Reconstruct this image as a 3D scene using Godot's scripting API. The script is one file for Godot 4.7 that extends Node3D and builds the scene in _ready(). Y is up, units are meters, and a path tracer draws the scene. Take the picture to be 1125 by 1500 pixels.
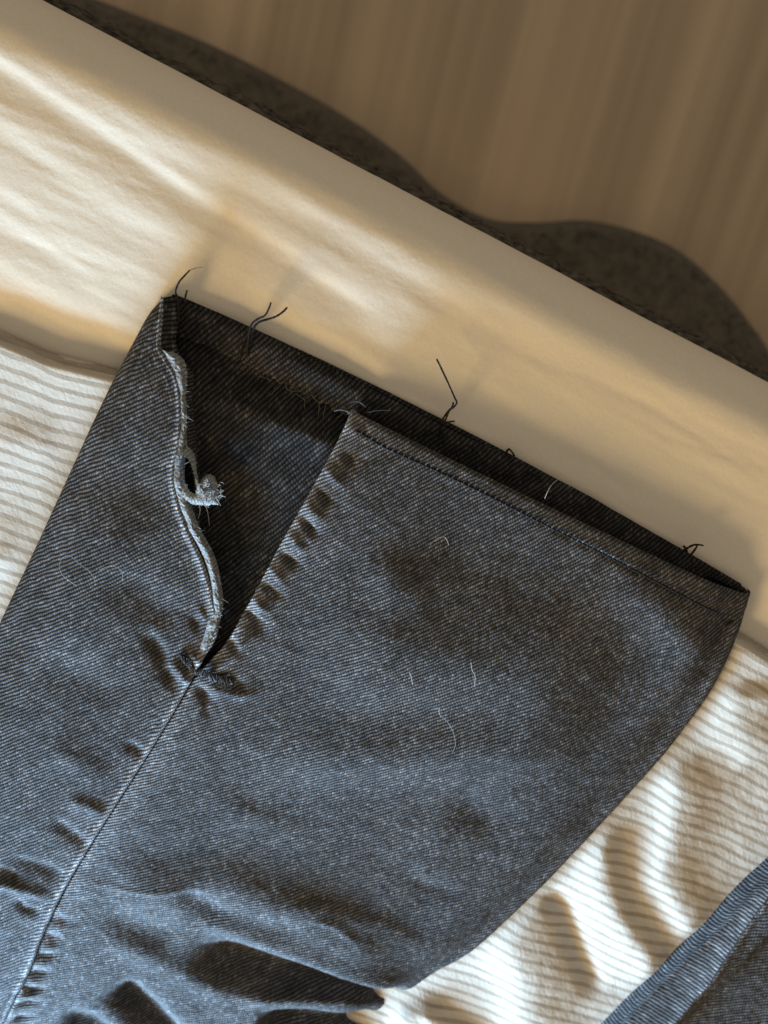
extends Node3D
# A flared black denim trouser leg with a slit hem, lying across the edge of a bed. Units: metres; the bed top is y = 0.

var rng := RandomNumberGenerator.new()
var blotch := FastNoiseLite.new()
var fine := FastNoiseLite.new()
var relief: Field          # folds of the denim
var sheet_relief: Field    # creases of the fitted sheet
var spread_relief: Field   # waves of the striped bedspread
var M := {}

# A height map over a stretch of the bed, into which folds, dents and puckers are modelled.
class Field:
	var x0: float
	var z0: float
	var step: float
	var nx: int
	var nz: int
	var d := PackedFloat32Array()

	func _init(ax: float, az: float, bx: float, bz: float, s: float) -> void:
		x0 = ax
		z0 = az
		step = s
		nx = int((bx - ax) / s) + 2
		nz = int((bz - az) / s) + 2
		d.resize(nx * nz)

	func at(x: float, z: float) -> float:
		var fx := clampf((x - x0) / step, 0.0, nx - 1.001)
		var fz := clampf((z - z0) / step, 0.0, nz - 1.001)
		var i := int(fx)
		var j := int(fz)
		fx -= i
		fz -= j
		var k := j * nx + i
		return lerpf(lerpf(d[k], d[k + 1], fx), lerpf(d[k + nx], d[k + nx + 1], fx), fz)

	# A ridge (h > 0) or crease (h < 0) along a line, all in millimetres: wa wide to the right of its run, wb to the left.
	func fold(p: PackedVector2Array, wa: float, wb: float, h: float, ends := 0.25) -> void:
		wa *= 0.001
		wb *= 0.001
		h *= 0.001
		var reach := 2.4 * maxf(wa, wb)
		var box := Rect2(p[0], Vector2.ZERO)
		var run := PackedFloat32Array([0.0])
		for i in range(1, p.size()):
			box = box.expand(p[i])
			run.append(run[i - 1] + p[i].distance_to(p[i - 1]))
		var long := run[run.size() - 1]
		box = box.grow(reach)
		var i0 := maxi(0, int((box.position.x - x0) / step))
		var i1 := mini(nx - 1, int((box.end.x - x0) / step))
		var j0 := maxi(0, int((box.position.y - z0) / step))
		var j1 := mini(nz - 1, int((box.end.y - z0) / step))
		for j in range(j0, j1 + 1):
			for i in range(i0, i1 + 1):
				var q := Vector2(x0 + i * step, z0 + j * step)
				var best := 1e9
				var side := 0.0
				var along := 0.0
				for k in p.size() - 1:
					var a := p[k]
					var ab := p[k + 1] - a
					var t := clampf((q - a).dot(ab) / ab.length_squared(), 0.0, 1.0)
					var off := q - a - ab * t
					var l := off.length_squared()
					if l < best:
						best = l
						side = ab.cross(q - a)
						along = (run[k] + t * ab.length()) / long
				if best > reach * reach:
					continue
				var w := wa if side > 0.0 else wb
				d[j * nx + i] += h * exp(-best / (w * w)) * smoothstep(0.0, ends, along) * smoothstep(0.0, ends, 1.0 - along)

	# A single oval hollow or bump; sizes in millimetres.
	func dent(c: Vector2, turn: float, rx: float, rz: float, h: float) -> void:
		var dir := Vector2.from_angle(turn)
		var reach := 2.4 * maxf(rx, rz) * 0.001
		for j in range(maxi(0, int((c.y - reach - z0) / step)), mini(nz - 1, int((c.y + reach - z0) / step)) + 1):
			for i in range(maxi(0, int((c.x - reach - x0) / step)), mini(nx - 1, int((c.x + reach - x0) / step)) + 1):
				var q := Vector2(x0 + i * step, z0 + j * step) - c
				var a := q.dot(dir) * 1000.0 / rx
				var b := dir.cross(q) * 1000.0 / rz
				d[j * nx + i] += h * 0.001 * exp(-a * a - b * b)


func pts(a: Array) -> PackedVector2Array:
	var p := PackedVector2Array()
	for i in range(0, a.size(), 2):
		p.append(Vector2(a[i], a[i + 1]) * 0.001)
	return p


func pts3(a: Array) -> PackedVector3Array:
	var p := PackedVector3Array()
	for i in range(0, a.size(), 3):
		p.append(Vector3(a[i], a[i + 1], a[i + 2]) * 0.001)
	return p


# A smooth curve through points, resampled evenly by length.
func curve(p: PackedVector2Array, n: int) -> PackedVector2Array:
	var dense := PackedVector2Array()
	for i in p.size() - 1:
		for k in 12:
			dense.append(p[i].cubic_interpolate(p[i + 1], p[maxi(i - 1, 0)], p[mini(i + 2, p.size() - 1)], k / 12.0))
	dense.append(p[p.size() - 1])
	var run := PackedFloat32Array([0.0])
	for i in range(1, dense.size()):
		run.append(run[i - 1] + dense[i].distance_to(dense[i - 1]))
	var out := PackedVector2Array()
	var at := 0
	for k in n:
		var want := run[run.size() - 1] * k / (n - 1.0)
		while at < dense.size() - 2 and run[at + 1] < want:
			at += 1
		out.append(dense[at].lerp(dense[at + 1], clampf((want - run[at]) / maxf(run[at + 1] - run[at], 1e-9), 0.0, 1.0)))
	return out


func curve3(p: PackedVector3Array, per := 8) -> PackedVector3Array:
	var out := PackedVector3Array()
	for i in p.size() - 1:
		for k in per:
			out.append(p[i].cubic_interpolate(p[i + 1], p[maxi(i - 1, 0)], p[mini(i + 2, p.size() - 1)], k / float(per)))
	out.append(p[p.size() - 1])
	return out


func on_curve(c: PackedVector2Array, t: float) -> Vector2:
	var f := clampf(t, 0.0, 1.0) * (c.size() - 1)
	var i := mini(int(f), c.size() - 2)
	return c[i].lerp(c[i + 1], f - i)


# ---- meshes ----
func grid_mesh(nu: int, nv: int, pos: PackedVector3Array, uv: PackedVector2Array, col: PackedColorArray) -> ArrayMesh:
	var nor := PackedVector3Array()
	nor.resize(nu * nv)
	for j in nv:
		for i in nu:
			var a := pos[j * nu + mini(i + 1, nu - 1)] - pos[j * nu + maxi(i - 1, 0)]
			var b := pos[mini(j + 1, nv - 1) * nu + i] - pos[maxi(j - 1, 0) * nu + i]
			nor[j * nu + i] = b.cross(a).normalized()
	var idx := PackedInt32Array()
	idx.resize((nu - 1) * (nv - 1) * 6)
	var at := 0
	for j in nv - 1:
		for i in nu - 1:
			var k := j * nu + i
			idx[at] = k
			idx[at + 1] = k + 1
			idx[at + 2] = k + nu
			idx[at + 3] = k + 1
			idx[at + 4] = k + nu + 1
			idx[at + 5] = k + nu
			at += 6
	var arr := []
	arr.resize(Mesh.ARRAY_MAX)
	arr[Mesh.ARRAY_VERTEX] = pos
	arr[Mesh.ARRAY_NORMAL] = nor
	arr[Mesh.ARRAY_TEX_UV] = uv
	if col.size():
		arr[Mesh.ARRAY_COLOR] = col
	arr[Mesh.ARRAY_INDEX] = idx
	var m := ArrayMesh.new()
	m.add_surface_from_arrays(Mesh.PRIMITIVE_TRIANGLES, arr)
	return m


# A yarn: a round tube along a line, tapering from r0 to r1, added to a SurfaceTool.
func add_tube(st: SurfaceTool, line: PackedVector3Array, r0: float, r1: float, sides := 6, lump := 0.0) -> void:
	var n := line.size()
	var up := Vector3(0.31, 0.9, 0.2).normalized()
	var rings := []
	for i in n:
		var dir := (line[mini(i + 1, n - 1)] - line[maxi(i - 1, 0)]).normalized()
		var a := dir.cross(up).normalized()
		var b := a.cross(dir)
		var r := lerpf(r0, r1, i / (n - 1.0)) * (1.0 + lump * fine.get_noise_2d(i * 23.0, line[0].x * 9000.0))
		var ring := PackedVector3Array()
		for k in sides:
			ring.append(line[i] + (a * cos(TAU * k / sides) + b * sin(TAU * k / sides)) * r)
		rings.append(ring)
	st.set_smooth_group(1)
	for i in n - 1:
		for k in sides:
			var q := [rings[i][k], rings[i][(k + 1) % sides], rings[i + 1][(k + 1) % sides], rings[i + 1][k]]
			for v in [0, 2, 1, 0, 3, 2]:
				st.set_uv(Vector2(q[v].x, q[v].z) * 10.0)
				st.add_vertex(q[v])
	for e in [0, n - 1]:
		for k in range(1, sides - 1):
			for v in ([0, k, k + 1] if e == 0 else [0, k + 1, k]):
				st.set_uv(Vector2.ZERO)
				st.add_vertex(rings[e][v])


func new_st() -> SurfaceTool:
	var st := SurfaceTool.new()
	st.begin(Mesh.PRIMITIVE_TRIANGLES)
	return st


func obj(called: String, mesh: Mesh, mat: Material, parent: Node = self) -> MeshInstance3D:
	var o := MeshInstance3D.new()
	o.name = called
	o.mesh = mesh
	o.material_override = mat
	parent.add_child(o, true)
	return o


func sewn(called: String, st: SurfaceTool, mat: Material, parent: Node = self) -> MeshInstance3D:
	st.index()
	st.generate_normals()
	return obj(called, st.commit(), mat, parent)


func tag(o: Node, label: String, category: String, group := "") -> void:
	o.set_meta("label", label)
	o.set_meta("category", category)
	if group:
		o.set_meta("group", group)


# ---- materials ----
func hash01(a: int, b: int) -> float:
	var h := (a * 374761393 + b * 668265263) & 0x7fffffff
	h = ((h ^ (h >> 13)) * 1274126177) & 0x7fffffff
	return float((h ^ (h >> 16)) & 0xffff) / 65535.0


func soft01(x: float, y: float, px: int, py: int, salt: int) -> float:
	var i := int(floor(x))
	var j := int(floor(y))
	var fx := smoothstep(0.0, 1.0, x - i)
	var fy := smoothstep(0.0, 1.0, y - j)
	var a := lerpf(hash01(posmod(i, px) + salt, posmod(j, py)), hash01(posmod(i + 1, px) + salt, posmod(j, py)), fx)
	var b := lerpf(hash01(posmod(i, px) + salt, posmod(j + 1, py)), hash01(posmod(i + 1, px) + salt, posmod(j + 1, py)), fx)
	return lerpf(a, b, fy)


# Twill: 64 diagonal wales a tile, each a row of slanted floats of black warp yarn worn unevenly to grey.
func twill_images(tint: Color) -> Array:
	var n := 1024
	var wales := 64
	var floats := 84
	var rgb := PackedByteArray()
	rgb.resize(n * n * 3)
	var hgt := PackedByteArray()
	hgt.resize(n * n)
	for j in n:
		var wob := 0.0
		for i in n:
			if i % 8 == 0:
				wob = (soft01(i / 32.0, j / 32.0, 32, 32, 900) - 0.5) * 0.35
			var l := j * wales / float(n) + wob
			var k := int(floor(l))
			var f := l - k
			k = posmod(k, wales)
			var q := i * floats / float(n) + hash01(k, 77) + f * 0.55
			var s := int(floor(q))
			var fq := q - s
			s = posmod(s, floats)
			var b := hash01(s + 200, k + 31)
			var across := sin(PI * f)
			var shape := pow(across, 1.15) * (0.5 + 0.5 * sqrt(sin(PI * fq)))
			var worn := 0.34 + 0.32 * b
			if b > 0.93:
				worn = 0.88
			var fluff := 0.62 + 0.56 * soft01(i / 3.0, j / 3.0, 341, 341, 7) + 0.2 * soft01(i / 8.0, j / 6.0, 128, 170, 17)
			var patch := 0.75 + 0.5 * soft01(i / 48.0, j / 24.0, 21, 42, 300)
			var v := clampf((0.06 + shape * worn * patch) * fluff, 0.0, 1.0)
			var at := (j * n + i) * 3
			rgb[at] = int(255.0 * pow(v * tint.r, 0.4545))
			rgb[at + 1] = int(255.0 * pow(v * tint.g, 0.4545))
			rgb[at + 2] = int(255.0 * pow(v * tint.b, 0.4545))
			hgt[j * n + i] = int(255.0 * clampf(0.75 * shape + 0.25 * fluff - 0.1, 0.0, 1.0))
	return [ImageTexture.create_from_image(Image.create_from_data(n, n, false, Image.FORMAT_RGB8, rgb)), ImageTexture.create_from_image(Image.create_from_data(n, n, false, Image.FORMAT_L8, hgt))]


# Woven stripes: 8 beige twill stripes a tile on undyed cotton.
func stripe_images() -> Array:
	var n := 1024
	var rgb := PackedByteArray()
	rgb.resize(n * n * 3)
	var hgt := PackedByteArray()
	hgt.resize(n * n)
	var white := Color(0.515, 0.49, 0.445)
	var beige := Color(0.26, 0.215, 0.165)
	for j in n:
		for i in n:
			var l := j * 8.0 / n
			var k := int(l)
			var f := absf(l - k - 0.5) + (soft01(i / 12.0, j / 6.0, 85, 170, 40) - 0.5) * 0.05
			var in_stripe := 1.0 - smoothstep(0.15, 0.21, f)
			var dash := 0.5 + 0.5 * sin(TAU * (i / 1024.0 * 128.0 + j / 1024.0 * 96.0))
			var grain := soft01(i / 3.0, j / 3.0, 341, 341, 5)
			var warp := soft01(i / 2.0, j / 40.0, 512, 25, 11)
			var amount := in_stripe * (0.5 + 0.38 * dash + 0.12 * grain) * (0.75 + 0.25 * hash01(k, 3)) * (0.8 + 0.2 * soft01(i / 60.0, j / 20.0, 17, 51, 70))
			var c := white.lerp(beige, amount) * (0.88 + 0.09 * grain + 0.08 * warp)
			var at := (j * n + i) * 3
			rgb[at] = int(255.0 * pow(minf(c.r, 1.0), 0.4545))
			rgb[at + 1] = int(255.0 * pow(minf(c.g, 1.0), 0.4545))
			rgb[at + 2] = int(255.0 * pow(minf(c.b, 1.0), 0.4545))
			var crepe := soft01(i / 22.0, j / 40.0, 46, 25, 60) * 0.6 + soft01(i / 9.0, j / 14.0, 113, 73, 61) * 0.3
			hgt[j * n + i] = int(255.0 * clampf(crepe + 0.12 * grain, 0.0, 1.0))
	return [ImageTexture.create_from_image(Image.create_from_data(n, n, false, Image.FORMAT_RGB8, rgb)), ImageTexture.create_from_image(Image.create_from_data(n, n, false, Image.FORMAT_L8, hgt))]


# Plain weave: albedo grain and nap for the fitted sheet.
func plain_images(base: Color) -> Array:
	var n := 512
	var rgb := PackedByteArray()
	rgb.resize(n * n * 3)
	var hgt := PackedByteArray()
	hgt.resize(n * n)
	for j in n:
		for i in n:
			var nap := soft01(i / 4.0, j / 6.0, 128, 85, 5) * 0.5 + soft01(i / 2.0, j / 2.0, 256, 256, 9) * 0.5
			var c := base * (0.93 + 0.1 * nap)
			var at := (j * n + i) * 3
			rgb[at] = int(255.0 * pow(minf(c.r, 1.0), 0.4545))
			rgb[at + 1] = int(255.0 * pow(minf(c.g, 1.0), 0.4545))
			rgb[at + 2] = int(255.0 * pow(minf(c.b, 1.0), 0.4545))
			hgt[j * n + i] = int(255.0 * clampf(0.55 * nap + 0.45 * soft01(i / 16.0, j / 10.0, 32, 51, 21), 0.0, 1.0))
	return [ImageTexture.create_from_image(Image.create_from_data(n, n, false, Image.FORMAT_RGB8, rgb)), ImageTexture.create_from_image(Image.create_from_data(n, n, false, Image.FORMAT_L8, hgt))]


func wood_image() -> ImageTexture:
	var n := 512
	var rgb := PackedByteArray()
	rgb.resize(n * n * 3)
	for j in n:
		for i in n:
			var g := soft01(i / 10.0, j / 170.0, 51, 3, 5) * 0.5 + soft01(i / 26.0, j / 256.0, 20, 2, 15) * 0.6 + soft01(i / 4.0, j / 85.0, 128, 6, 25) * 0.35 + soft01(i / 1.5, j / 64.0, 341, 8, 35) * 0.16 - 0.08
			var red := soft01(i / 40.0, j / 128.0, 13, 4, 45)
			var c := Color(0.34, 0.28, 0.21).lerp(Color(0.56, 0.46, 0.345), clampf(g - 0.15, 0.0, 1.0))
			c = c.lerp(Color(0.43, 0.33, 0.255), red * 0.5)
			var at := (j * n + i) * 3
			rgb[at] = int(255.0 * pow(c.r, 0.4545))
			rgb[at + 1] = int(255.0 * pow(c.g, 0.4545))
			rgb[at + 2] = int(255.0 * pow(c.b, 0.4545))
	return ImageTexture.create_from_image(Image.create_from_data(n, n, false, Image.FORMAT_RGB8, rgb))


func cloth(maps: Array, bump: float, sheen: float) -> StandardMaterial3D:
	var m := StandardMaterial3D.new()
	m.albedo_texture = maps[0]
	m.roughness = 0.92
	m.metallic_specular = 0.12
	m.cull_mode = BaseMaterial3D.CULL_DISABLED
	m.vertex_color_use_as_albedo = true
	m.heightmap_enabled = true
	m.heightmap_texture = maps[1]
	m.heightmap_scale = bump
	m.rim_enabled = sheen > 0.0
	m.rim = sheen
	return m


func plain(c: Color, rough := 0.9) -> StandardMaterial3D:
	var m := StandardMaterial3D.new()
	m.albedo_color = c.linear_to_srgb()
	m.roughness = rough
	m.metallic_specular = 0.2
	m.cull_mode = BaseMaterial3D.CULL_DISABLED
	return m


# ---- the bed ----
const EDGE := Vector2(0.0148, -0.1107)        # a point on the mattress edge (x, z)
var edge_dir := Vector2.from_angle(deg_to_rad(26.5))
var edge_out := Vector2.from_angle(deg_to_rad(26.5 - 90.0))
var hem_line: PackedVector2Array              # the edge of the bedspread

func edge_of(x: float, z: float) -> Vector2:
	var q := Vector2(x, z) - EDGE
	return Vector2(q.dot(edge_dir), q.dot(edge_out))


# Height of the fitted sheet e metres outside the mattress edge (negative: inside).
func mattress_y(e: float) -> float:
	return 0.0045 * smoothstep(-0.135, -0.07, e) * (1.0 - smoothstep(-0.05, -0.02, e) * 0.2)


func spread_edge_z(x: float) -> float:
	var i := 0
	while i < hem_line.size() - 2 and hem_line[i + 1].x < x:
		i += 1
	return lerpf(hem_line[i].y, hem_line[i + 1].y, (x - hem_line[i].x) / (hem_line[i + 1].x - hem_line[i].x))


func spread_y(x: float, z: float) -> float:
	var inside := z - spread_edge_z(x)
	return 0.001 + 0.0055 * sqrt(clampf(inside / 0.004, 0.0, 1.0)) + spread_relief.at(x, z) * smoothstep(0.0, 0.02, inside)


func support(x: float, z: float) -> float:
	var inside := z - spread_edge_z(x)
	var m := mattress_y(edge_of(x, z).y) + sheet_relief.at(x, z)
	return lerpf(m, maxf(m, m + spread_y(x, z)), smoothstep(-0.012, 0.006, inside))


func build_bed() -> void:
	# fitted sheet over the mattress
	var nu := 480
	var nv := 220
	var pos := PackedVector3Array()
	var uv := PackedVector2Array()
	var col := PackedColorArray()
	var r := 0.02
	for j in nv:
		var q := j / (nv - 1.0)
		for i in nu:
			var a := lerpf(0.42, -0.42, i / (nu - 1.0))
			var e := 0.0
			var y := 0.0
			var out := 0.0
			if q < 0.25:
				e = lerpf(-0.75, -0.17, q * 4.0)
			elif q < 0.85:
				e = lerpf(-0.17, -r, (q - 0.25) / 0.6)
			if q < 0.85:
				var p := EDGE + edge_dir * a + edge_out * e
				y = mattress_y(e) + sheet_relief.at(p.x, p.y)
			else:
				var k := (q - 0.85) / 0.15
				var ang := minf(k / 0.6, 1.0) * PI / 2.0
				e = -r + r * sin(ang)
				var p2 := EDGE + edge_dir * a + edge_out * e
				y = mattress_y(-r) - r * (1.0 - cos(ang)) + sheet_relief.at(p2.x, p2.y) * cos(ang) - maxf(0.0, k - 0.6) * 0.5
				out = sheet_relief.at(p2.x, p2.y) * sin(ang)
			var w := EDGE + edge_dir * a + edge_out * (e + out)
			pos.append(Vector3(w.x, y, w.y))
			uv.append(Vector2(a, e - maxf(0.0, -y - 0.01)) / 0.06)
			col.append(Color(1, 1, 1))
	var bed := obj("mattress", grid_mesh(nu, nv, pos, uv, col), M.sheet)
	tag(bed, "edge of a mattress in a creased cream white fitted sheet beside the wooden floor", "mattress")

	# striped bedspread
	nu = 500
	nv = 560
	pos = PackedVector3Array()
	uv = PackedVector2Array()
	col = PackedColorArray()
	var tops := [0.0006, 0.0, 0.0004, 0.0012]
	for j in nv:
		for i in nu:
			var x := lerpf(-0.26, 0.26, i / (nu - 1.0))
			var inside := 0.0
			var y := 0.0
			var ez := spread_edge_z(x)
			if j < 6:                       # the hem, folded under
				inside = [0.012, 0.006, 0.0012, 0.0, 0.0004, 0.0015][j]
				y = mattress_y(edge_of(x, ez).y) + [0.0004, 0.0004, 0.0004, 0.0016, 0.0036, 0.0055][j]
			else:
				var k := (j - 6) / (nv - 7.0)
				inside = 0.0022 + 0.42 * k
				y = mattress_y(edge_of(x, ez + inside).y) + spread_y(x, ez + inside)
			var z := ez + inside
			pos.append(Vector3(x, y, z))
			var w := exp(-inside / 0.12)
			var v := z - (ez * w + (x * 0.42 - 0.012) * (1.0 - w))
			v += 0.0016 * blotch.get_noise_2d(x * 500.0, z * 500.0)
			uv.append(Vector2(x, v - 0.0035) / 0.043)
			col.append(Color(1, 1, 1))
	var spread := obj("bedspread", grid_mesh(nu, nv, pos, uv, col), M.stripe)
	tag(spread, "rumpled white cotton bedspread with thin beige stripes lying under the jeans", "bedspread")

	# upholstered rail of the bed frame below the mattress edge
	nu = 420
	nv = 30
	pos = PackedVector3Array()
	uv = PackedVector2Array()
	col = PackedColorArray()
	for j in nv:
		var k := j / (nv - 1.0)
		for i in nu:
			var a := lerpf(0.42, -0.42, i / (nu - 1.0))
			var ang := clampf(k / 0.6, 0.0, 1.0) * PI / 2.0
			var nub := 0.0022 * fine.get_noise_2d(a * 2600.0, k * 70.0) + 0.001 * blotch.get_noise_2d(a * 2500.0, k * 80.0)
			var e := -0.012 + (0.0145 + nub) * sin(ang)
			var y := -0.047 + (0.017 + nub) * cos(ang) - maxf(0.0, k - 0.6) * 0.3
			var w := EDGE + edge_dir * a + edge_out * e
			pos.append(Vector3(w.x, y, w.y))
			uv.append(Vector2(a, k * 0.05) / 0.02)
			var g := clampf(0.75 + 1.1 * fine.get_noise_2d(a * 3000.0, k * 80.0 + 50.0), 0.15, 1.6) / 1.6
			col.append(Color(g, g, g))
	var rail := obj("bed_frame", grid_mesh(nu, nv, pos, uv, col), M.boucle)
	tag(rail, "dark nubbly fabric rail of the bed frame along the mattress edge", "bed frame")


func build_floor() -> void:
	var p := PlaneMesh.new()
	p.size = Vector2(2.4, 2.4)
	var f := obj("floor", p, M.wood)
	f.position = Vector3(0.2, -0.42, -0.6)
	f.rotation.y = deg_to_rad(-14.0)
	f.set_meta("kind", "structure")
	# a dark shaggy rug with a wavy edge, half under the bed
	var rim := curve(pts([-351.0, -313.0, -285.4, -269.5, -232.9, -247.1, -179.0, -227.5, -124.0, -207.1, -68.2, -181.0, -20.6, -155.2, 13.5, -131.5, 43.3, -105.9, 78.7, -88.3, 113.8, -85.4, 148.7, -86.9, 184.2, -80.6, 220.7, -66.1, 253.7, -41.3, 283.0, -11.0, 326.6, 42.6, 406.9, 143.6]), 300)
	var nu := 300
	var nv := 90
	var pos := PackedVector3Array()
	var uv := PackedVector2Array()
	var col := PackedColorArray()
	for j in nv:
		for i in nu:
			var b := rim[i]
			var k := j / (nv - 1.0)
			var inward := -edge_out * 0.3
			var q := b + inward * k * k
			var y := -0.419 + 0.014 * sqrt(clampf(k * k * 0.3 / 0.012, 0.0, 1.0)) + 0.001 * fine.get_noise_2d(q.x * 900.0, q.y * 900.0) + 0.0015 * blotch.get_noise_2d(q.x * 160.0, q.y * 160.0)
			if j == 0:
				y = -0.4195
			pos.append(Vector3(q.x, y, q.y))
			uv.append(q / 0.05)
			var g := 0.85 + 0.2 * fine.get_noise_2d(q.x * 500.0, q.y * 500.0)
			col.append(Color(g, g, g))
	var rug := Node3D.new()
	rug.name = "rug"
	add_child(rug)
	tag(rug, "dark grey shaggy rug with a wavy edge on the wooden floor beside the bed", "rug")
	obj("backing", grid_mesh(nu, nv, pos, uv, col), M.rug, rug)
	var blade := new_st()
	add_tube(blade, PackedVector3Array([Vector3.ZERO, Vector3(0.0012, 0.006, 0.0), Vector3(0.004, 0.010, 0.001)]), 0.0011, 0.0005, 4)
	blade.generate_normals()
	var mm := MultiMesh.new()
	mm.transform_format = MultiMesh.TRANSFORM_3D
	mm.mesh = blade.commit()
	mm.instance_count = 9000
	for i in 9000:
		var b := rim[rng.randi_range(20, 279)]
		var q := b - edge_out * (0.004 + 0.16 * rng.randf()) + edge_dir * rng.randf_range(-0.002, 0.002)
		mm.set_instance_transform(i, Transform3D(Basis(Vector3.UP, rng.randf() * TAU).scaled(Vector3.ONE * rng.randf_range(0.4, 0.7)), Vector3(q.x, -0.407, q.y)))
	var pile := MultiMeshInstance3D.new()
	pile.name = "pile"
	pile.multimesh = mm
	pile.material_override = M.pile
	pile.set_meta("kind", "stuff")
	rug.add_child(pile)


# ---- the jeans ----
# A panel of cloth between two edge curves (from the hem up the leg), laid at a height above the bed and turned over at its edges.
# rolls = [hem, left, right]: {r: radius of the turn, a: how far round it goes, flat: length of what lies folded under}
func panel(left: PackedVector2Array, right: PackedVector2Array, nt: int, ns: int, height: Callable, rolls: Array, uvf: Callable, wear: Callable) -> ArrayMesh:
	var rows := []
	var steps := 9
	for k in (steps + 2 if rolls[0] else 0):
		rows.append([0.0, steps + 1 - k])
	for k in nt:
		rows.append([k / (nt - 1.0), 0])
	var cols := []
	for k in (steps + 2 if rolls[1] else 0):
		cols.append([0.0, -(steps + 1 - k)])
	for k in ns:
		cols.append([k / (ns - 1.0), 0])
	for k in (steps + 2 if rolls[2] else 0):
		cols.append([1.0, k + 1])
	var pos := PackedVector3Array()
	var uv := PackedVector2Array()
	var col := PackedColorArray()
	var long := 0.0
	for i in left.size() - 1:
		long += left[i].distance_to(left[i + 1])
	var t0: float = rolls[0].r / long if rolls[0] else 0.0
	for row in rows:
		var t: float = row[0]
		if t < 0.3:                     # the turned hem ends on the curves' first points
			t += t0 * (1.0 - t / 0.3)
		var a := on_curve(left, t)
		var b := on_curve(right, t)
		var down := ((on_curve(left, t + 0.01) + on_curve(right, t + 0.01)) - (on_curve(left, t) + on_curve(right, t))).normalized() if t < 0.98 else Vector2(0, 1)
		var dl := (on_curve(left, minf(t + 0.012, 1.0)) - on_curve(left, maxf(t - 0.012, 0.0))).normalized()
		var dr := (on_curve(right, minf(t + 0.012, 1.0)) - on_curve(right, maxf(t - 0.012, 0.0))).normalized()
		var nl := Vector2(dl.y, -dl.x)
		if nl.dot(b - a) < 0.0:
			nl = -nl
		var nr := Vector2(dr.y, -dr.x)
		if nr.dot(b - a) > 0.0:
			nr = -nr
		if rolls[1]:
			a += nl * rolls[1].r
		if rolls[2]:
			b += nr * rolls[2].r
		for c in cols:
			var s: float = c[0]
			var p := a.lerp(b, s)
			var y: float = height.call(p, s, t)
			var flat := p
			var off := Vector2.ZERO
			var drop := 0.0
			if row[1] > 0:
				var h: Dictionary = rolls[0]
				var w := turn(h, row[1], steps)
				var hn := Vector2(-(b - a).y, (b - a).x).normalized()
				if hn.dot(down) > 0.0:
					hn = -hn
				off += hn * w.x
				drop += w.y
				flat += hn * w.z
			if rolls[0] and rolls[0].has("bow"):      # the hem bows out in the middle
				var up := Vector2((b - a).y, -(b - a).x).normalized()
				if up.dot(down) > 0.0:
					up = -up
				off += up * (rolls[0].bow * pow(sin(PI * clampf(s, 0.0, 1.0)), 0.7) * (1.0 - smoothstep(0.0, 0.3, t)))
			if c[1] != 0:
				var e: Dictionary = rolls[1] if c[1] < 0 else rolls[2]
				var w2 := turn(e, absi(c[1]), steps)
				var n2 := -nl if c[1] < 0 else -nr
				off += n2 * w2.x
				drop += w2.y
				flat += n2 * w2.z
			p += off
			pos.append(Vector3(p.x, y - drop, p.y))
			uv.append(uvf.call(flat))
			var g: float = wear.call(flat, s, t, row[1] + absi(c[1]))
			col.append(Color(g, g, g))
	return grid_mesh(cols.size(), rows.size(), pos, uv, col)


# (outwards, downwards, along the cloth) after the k-th step round a turned edge
func turn(e: Dictionary, k: int, steps: int) -> Vector3:
	var ang: float = e.a * minf(k, steps) / steps
	var r: float = e.r
	var more: float = e.flat if k > steps else 0.0
	return Vector3(r * sin(ang) + more * cos(ang), r * (1.0 - cos(ang)) + more * sin(ang), r * ang + more)


var slit_left: PackedVector2Array
var slit_right: PackedVector2Array
var outer_left: PackedVector2Array
var outer_right: PackedVector2Array
var second_left: PackedVector2Array

# The surface the leg lies on, smoothed as stiff denim bridges it.
func leg_base(x: float, z: float) -> float:
	return 0.8 * mattress_y(edge_of(x, z).y) + 0.0062 * smoothstep(-0.035, 0.03, z - spread_edge_z(x))


# What the back of the leg rests on: it bridges the step down from the bedspread to the sheet.
func under(p: Vector2) -> float:
	var inside := p.y - spread_edge_z(p.x)
	return maxf(maxf(leg_base(p.x, p.y), support(p.x, p.y)), mattress_y(edge_of(p.x, p.y).y) + 0.0078 * smoothstep(-0.016, -0.001, inside))


func lift(z: float) -> float:      # how high the front of the leg stands over the back
	return lerpf(0.0105, 0.0095, smoothstep(-0.02, 0.2, z))


func front_y(p: Vector2) -> float:
	return leg_base(p.x, p.y) + lift(p.y) + relief.at(p.x, p.y) + 0.0003 * blotch.get_noise_2d(p.x * 900.0, p.y * 900.0) + 0.00018 * fine.get_noise_2d(p.x * 1300.0, p.y * 1300.0)


func wear_of(p: Vector2) -> float:
	return 0.22 * (1.0 + 0.16 * blotch.get_noise_2d(p.x * 350.0 + 70.0, p.y * 350.0) + 0.14 * blotch.get_noise_2d(p.x * 130.0 + 20.0, p.y * 130.0) + 0.14 * fine.get_noise_2d(p.x * 420.0, p.y * 420.0))


func x_on(c: PackedVector2Array, z: float) -> float:
	for i in c.size() - 1:
		if c[i + 1].y >= z:
			return lerpf(c[i].x, c[i + 1].x, clampf((z - c[i].y) / maxf(c[i + 1].y - c[i].y, 1e-6), 0.0, 1.0))
	return c[c.size() - 1].x


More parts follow.
